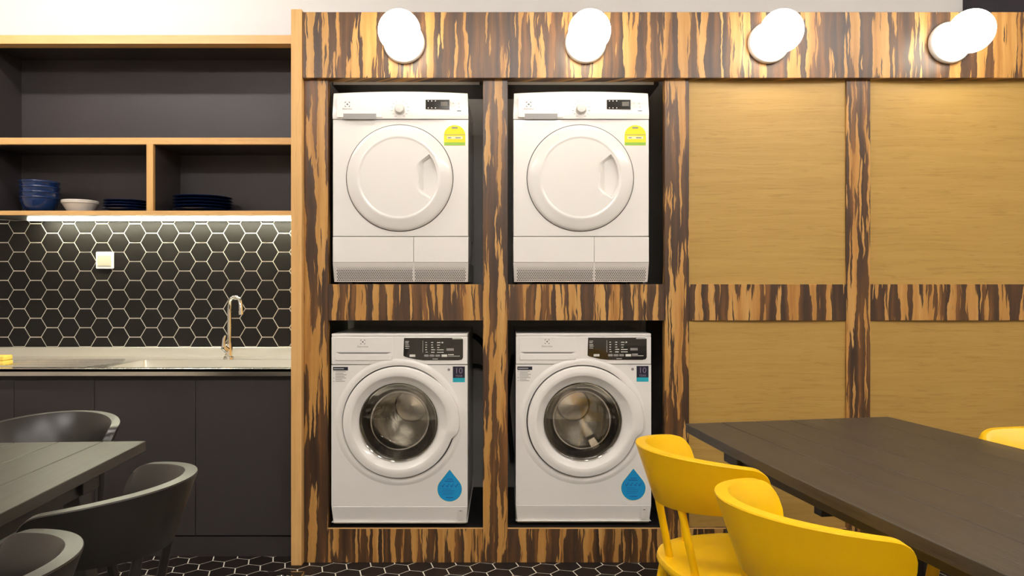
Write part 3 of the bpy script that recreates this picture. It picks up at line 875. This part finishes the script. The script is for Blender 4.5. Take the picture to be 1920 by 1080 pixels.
# switch on the tiles
sw = thing('wall_switch', (X(197.5, 3.87), 3.8715, Z(488, 3.87)), 'square white switch on the black hexagonal tiles', 'switch')
MB().prism(rrect(-0.046, 0.046, -0.045, 0.045, 0.006), -0.010, 0.0).build('plate', 'white_plastic', sw, bevel=0.0015)
MB().box(-0.036, 0.036, -0.0135, -0.010, -0.030, 0.026).build('rocker', 'rocker_cream', sw, bevel=0.001)

# steel worktop with sink
ZT = 0.848; YF = 3.25
wt = thing('sink_worktop', (0, 0, 0), 'long stainless steel worktop with sink and drainer under the black tiles', 'worktop')
WXL, WXR = -2.80, PXL
bx0, bx1, by0, by1 = -1.82, -0.975, 3.318, 3.672
mb = MB()
mb.box(WXL, bx0, YF, 3.85, ZT-0.012, ZT); mb.box(bx1, WXR, YF, 3.85, ZT-0.012, ZT)
mb.box(bx0, bx1, YF, by0, ZT-0.012, ZT); mb.box(bx0, bx1, by1, 3.85, ZT-0.012, ZT)
mb.build('top', 'steel', wt)
MB().box(WXL, WXR, YF, YF+0.012, ZT-0.032, ZT+0.003).build('front_lip', 'steel', wt, bevel=0.002)
MB().box(WXL, WXR, 3.842, 3.868, ZT-0.01, Z(651, 3.842)).build('upstand', 'steel_satin', wt, bevel=0.002)
# basin with tapered walls
mb = MB(); i_ = 0.02; zb_ = ZT-0.17
t4 = [(bx0, by0), (bx1, by0), (bx1, by1), (bx0, by1)]
b4 = [(bx0+i_, by0+i_), (bx1-i_, by0+i_), (bx1-i_, by1-i_), (bx0+i_, by1-i_)]
vs = [(p[0], p[1], ZT-0.001) for p in t4] + [(p[0], p[1], zb_) for p in b4]
mb.add(vs, [(0,4,5,1),(1,5,6,2),(2,6,7,3),(3,7,4,0),(4,7,6,5)])
bs = mb.build('basin', 'steel_satin', wt, bevel=0.012, seg=3)
MB().lathe([(0.0001, 0.002), (0.03, 0.002), (0.043, 0.004), (0.045, 0.0)], ((bx0+bx1)/2, (by0+by1)/2, zb_+0.0005), n=28).build('waste', 'chrome', bs, smooth=True)
for k in range(11):
    yk = 3.345+k*0.033
    MB().tube([(-2.42, yk, ZT-0.0005), (bx0-0.04-0.012*abs(k-5), yk, ZT-0.0005)], 0.0035, 8).build('drainer_rib', 'steel', wt, smooth=True)

# tap
tp = thing('kitchen_tap', (X(429, 3.745), 3.745, ZT), 'chrome arched tap standing behind the sink', 'tap')
MB().lathe([(0.0001, 0.0), (0.027, 0.0), (0.027, 0.006), (0.020, 0.010), (0.019, 0.055), (0.0165, 0.065), (0.0165, 0.075), (0.0001, 0.076)], (0, 0, 0), n=28).build('base', 'chrome', tp, smooth=True)
ptsT = [(0.002, 0, 0.07), (0.003, 0, 0.15), (0.003, 0, 0.245), (0.006, -0.002, 0.275)]
for k in range(1, 9):
    a = PI - PI*k/8
    ptsT.append((0.040+0.034*math.cos(a), -0.004-0.004*k, 0.280+0.036*math.sin(a)))
ptsT += [(0.076, -0.04, 0.262), (0.079, -0.042, 0.232)]
MB().tube(ptsT, 0.0105, 12).build('spout', 'chrome', tp, smooth=True)
MB().tube([(0.0775, -0.041, 0.245), (0.079, -0.042, 0.226)], 0.0125, 12).build('nozzle', 'chrome', tp, smooth=True)
MB().tube([(-0.004, -0.012, 0.044), (-0.016, -0.030, 0.060)], 0.017, 14).build('valve', 'chrome', tp, smooth=True)
MB().tube([(-0.016, -0.030, 0.058), (-0.014, -0.030, 0.100), (-0.008, -0.028, 0.120)], 0.011, 10, r1=0.005).build('lever', 'chrome', tp, smooth=True)

# sponge
spg = thing('sponge', (X(-6, 3.42), 3.42, ZT), 'yellow sponge on the steel worktop at the frame edge', 'sponge')
MB().box(-0.055, 0.055, -0.035, 0.035, 0.0, 0.022).build('lower_layer', 'sponge', spg, bevel=0.006)
MB().box(-0.054, 0.054, -0.034, 0.034, 0.022, 0.046).build('upper_layer', 'sponge', spg, bevel=0.006)

# base units
DB = 3.272
ux = [-2.68, X(26, DB), X(176.5, DB), X(366.5, DB), PXL]
labs = ['dark grey base cabinet at the frame edge beneath the sponge', 'narrow dark grey base cabinet behind the rearmost black chair',
        'dark grey base cabinet under the left end of the sink', 'dark grey base cabinet under the tap beside the oak end panel']
for k in range(4):
    a, b = ux[k], ux[k+1]
    cb = thing('base_cabinet', ((a+b)/2, DB, 0), labs[k], 'cabinet', 'handleless base cabinets under the worktop')
    hw = (b-a)/2
    mb = MB(); y1 = 3.83-DB
    mb.box(-hw, -hw+0.016, 0.02, y1, 0.09, 0.66); mb.box(hw-0.016, hw, 0.02, y1, 0.09, 0.66); mb.box(-hw, hw, 0.02, y1, 0.09, 0.106); mb.box(-hw, hw, y1-0.01, y1, 0.09, 0.66)
    mb.box(-hw, hw, 0.014, 0.034, 0.66, ZT-0.034)
    mb.build('carcass', 'dark_laminate', cb)
    MB().box(-hw+0.0013, hw-0.0013, 0.0, 0.019, Z(1004, DB), Z(713, DB)).build('door', 'dark_laminate', cb, bevel=0.001, seg=1)
tag(MB().box(-2.68, PXL, DB+0.004, DB+0.022, 0, 0.088).build('plinth', 'dark_laminate'), 'dark grey plinth board under the kitchen base cabinets', 'plinth')

# floor drain
fd = thing('floor_drain', (-0.925, 3.012, 0), 'square chrome floor drain in front of the oak end panel', 'drain')
mb = MB(); q = 0.08
for (a, b, c_, d) in ((-q, q, -q, -q+0.007), (-q, q, q-0.007, q), (-q, -q+0.007, -q+.007, q-.007), (q-0.007, q, -q+.007, q-.007)): mb.box(a, b, c_, d, 0.0, 0.004)
mb.build('frame', 'chrome', fd)
MB().box(-q+0.009, q-0.009, -q+0.009, q-0.009, 0.0, 0.0025).build('cover', 'floor_tile_black', fd)
MB().lathe([(0.040, 0.0025), (0.041, 0.0045), (0.050, 0.0045), (0.051, 0.0025)], (0, 0, 0), n=40).build('ring', 'chrome', fd, smooth=True)
MB().lathe([(0.0001, 0.0035), (0.036, 0.0035), (0.037, 0.0025)], (0, 0, 0), n=40).build('strainer', 'steel', fd, smooth=True)

# ================================================================== TABLES
ZTAB = 0.74
def make_table(corner, direction, side, width, bow, label):
    """corner: far corner on the aisle side; direction: unit vector pointing to the far end; side: +1 if the table lies to the right of that corner"""
    d = Vector(direction).normalized(); L = 2.0
    ang = math.atan2(-d.x, d.y)
    t = thing('dining_table', (0, 0, 0), label, 'table', 'black plank tables')
    lat = Vector((math.cos(ang), math.sin(ang)))*side
    c = Vector(corner) + lat*width/2 - d*L/2
    t.location = (c.x, c.y, 0); t.rotation_euler = (0, 0, ang)
    n = 16; np_ = 6; g = 0.0012
    for k in range(np_):
        vs = []; fs = []
        for i in range(n+1):
            y = -L/2 + L*i/n; b = bow*(1-(2*y/L)**2)
            x0 = -width/2 + width*k/np_ + g; x1 = -width/2+width*(k+1)/np_ - g
            if k == 0: x0 = -width/2 - b
            if k == np_-1: x1 = width/2 + b
            for x in (x0, x1): vs += [(x, y, ZTAB-0.030), (x, y, ZTAB)]
        for i in range(n):
            p, q = i*4, i*4+4
            fs += [(p+1, p+3, q+3, q+1), (p, q, q+2, p+2), (p, p+1, q+1, q), (p+2, q+2, q+3, p+3)]
        fs += [(0, 2, 3, 1), (n*4, n*4+1, n*4+3, n*4+2)]
        MB().add(vs, fs).build('plank', 'black_oak', t, bevel=0.0022, seg=2)
    hw = width/2
    for sx in (-1, 1):
        x = sx*(hw-0.075)
        MB().box(x-0.012, x+0.012, -L/2+0.16, L/2-0.16, ZTAB-0.095, ZTAB-0.031).build('apron', 'black_frame', t, bevel=0.002)
    for sy in (-1, 1):
        y = sy*(L/2-0.24)
        MB().box(-hw+0.05, hw-0.05, y-0.035, y+0.035, ZTAB-0.090, ZTAB-0.030).build('cross_bearer', 'black_frame', t, bevel=0.003)
        for sx in (-1, 1):
            xt, xb = sx*(hw-0.085), sx*(hw-0.030)
            hw2 = 0.024
            vs = [(xt-hw2, y-0.032, ZTAB-0.09), (xt+hw2, y-0.032, ZTAB-0.09), (xt+hw2, y+0.032, ZTAB-0.09), (xt-hw2, y+0.032, ZTAB-0.09),
                  (xb-hw2*.8, y-0.028, 0), (xb+hw2*.8, y-0.028, 0), (xb+hw2*.8, y+0.028, 0), (xb-hw2*.8, y+0.028, 0)]
            MB().add(vs, [(0,3,2,1),(4,5,6,7),(0,1,5,4),(1,2,6,5),(2,3,7,6),(3,0,4,7)]).build('leg', 'black_frame', t, bevel=0.003)
        MB().box(-0.045, 0.045, y-0.022, y+0.022, 0.475, ZTAB-0.091).build('centre_post', 'black_frame', t, bevel=0.003)
    MB().box(-0.04, 0.04, -L/2+0.264, L/2-0.264, 0.50, 0.56).build('stretcher', 'black_frame', t, bevel=0.003)
    return t
make_table((0.634, 2.535), (-0.1703, 0.985), 1, 0.79, 0.030, 'black wooden plank table between the yellow chairs')
make_table((-1.110, 2.250), (-0.056, 1.0), -1, 0.79, 0.006, 'black wooden plank table between the black chairs')

# ================================================================== CHAIRS
def make_chair(mat):
    """faces +y, origin at the seat centre on the floor"""
    t = thing('dining_chair', (0, 0, 0), '', 'chair')
    A, B = 0.243, 0.300
    n = 64; PH = math.radians(80); v = []; f = []
    ztop = lambda p: 0.7885 - 0.026*(abs(p)/PH)**2
    zbot = lambda p: 0.632 + 0.010*(abs(p)/PH)**2
    th = 0.031; m = 10
    for i in range(n+1):
        u = -1 + 2*i/n
        # denser towards the rounded ends
        u = math.copysign(1-(1-abs(u))**1.35, u)
        p = u*PH
        e = max(0, (abs(u)-0.84)/0.16)
        full = ztop(p)-zbot(p); mid = (ztop(p)+zbot(p))/2
        hh = full/2*max(0.04, math.sqrt(max(0, 1-e**2.8)))
        zt_, zb_ = mid+hh, mid-hh
        tk = th*(1-0.35*max(0, abs(u)-0.5))
        sec = []
        for (s_, w_) in ((0, 0.02), (0, 0.5), (0, 0.98), (0.07, 1.0), (0.93, 1.0), (1, 0.98), (1, 0.5), (1, 0.02), (0.93, 0.0), (0.07, 0.0)):
            z = zb_+(zt_-zb_)*w_
            lean = -0.052*(0.7885-z)/0.155
            r_in = s_*tk
            a_, b_ = A+lean-r_in, B+lean-r_in
            sec.append((a_*math.sin(p), -b_*math.cos(p), z))
        v += sec
    for i in range(n):
        for j in range(m): f.append((i*m+j, (i+1)*m+j, (i+1)*m+(j+1) % m, i*m+(j+1) % m))
    f += [tuple(range(m)), tuple(range(n*m+m-1, n*m-1, -1))]
    MB().add(v, f).build('backrest', mat, t, smooth=True)
    # seat: rounded D shape
    out = []
    for k in range(48):
        a = 2*PI*k/48; c_, s_ = math.cos(a), math.sin(a)
        e = 2.5
        r = 1/((abs(c_)**e+abs(s_)**e)**(1/e))
        out.append((0.222*r*c_, 0.218*r*s_))
    mb = MB(); prof = [(0.90, 0.424), (0.97, 0.430), (1.0, 0.440), (1.0, 0.448), (0.985, 0.456), (0.95, 0.459), (0.80, 0.457), (0.4, 0.453), (0.001, 0.452)]
    vs = []; fs = []; m = len(prof)
    for (x, y) in out:
        for (k, z) in prof: vs.append((x*k, y*k, z))
    for i in range(48):
        i2 = (i+1) % 48
        for j in range(m-1): fs.append((i*m+j, i2*m+j, i2*m+j+1, i*m+j+1))
    fs.append(tuple(i*m for i in range(47, -1, -1)))
    mb.add(vs, fs).build('seat', mat, t, smooth=True)
    for ang in (-64, -22, 22, 64):
        p = math.radians(ang)
        top = ((A-0.060)*math.sin(p), -(B-0.060)*math.cos(p), 0.655)
        k = 1.0
        bot = (0.190*math.sin(p*1.05), -0.193*math.cos(p*1.05), 0.445)
        MB().tube([top, bot], 0.0105, 14).build('spindle', mat, t, smooth=True)
    for sx in (-1, 1):
        for sy in (-1, 1):
            MB().tube([(sx*0.150, sy*0.150, 0.428), (sx*0.205, sy*0.205 - 0.01, 0.0)], 0.0185, 14, r1=0.0125).build('leg', mat, t, smooth=True)
    return t
def place(proto, first, x, y, facing, label, group):
    o = proto if first else copy_tree(proto)
    o.location = (x, y, 0)
    o.rotation_euler = (0, 0, math.atan2(-facing[0], facing[1]))
    tag(o, label, 'chair', group)
    return o
yel = make_chair('yellow_lacquer'); gy = 'yellow chairs around the right table'
place(yel, True, 0.660, 2.02, (0.97, 0.24), 'yellow wooden chair in front of the washing machine, its seat in view', gy)
place(yel, False, 0.737, 1.522, (0.97, 0.25), 'yellow wooden chair nearest the camera, before the other along the black table', gy)
place(yel, False, 1.487, 2.075, (-0.985, -0.17), 'yellow wooden chair across the black table, mostly hidden', gy)
blk = make_chair('black_lacquer'); gb = 'black chairs around the left table'
place(blk, True, -1.458, 2.225, (0.05, -0.999), 'black wooden chair at the far end of the table, facing the camera', gb)
place(blk, False, -1.008, 1.645, (-1.0, 0.03), 'black wooden chair at the table side in front of the grey cabinets', gb)
place(blk, False, -0.983, 1.13, (-1.0, 0.0), 'black wooden chair nearest the camera in the bottom left corner', gb)
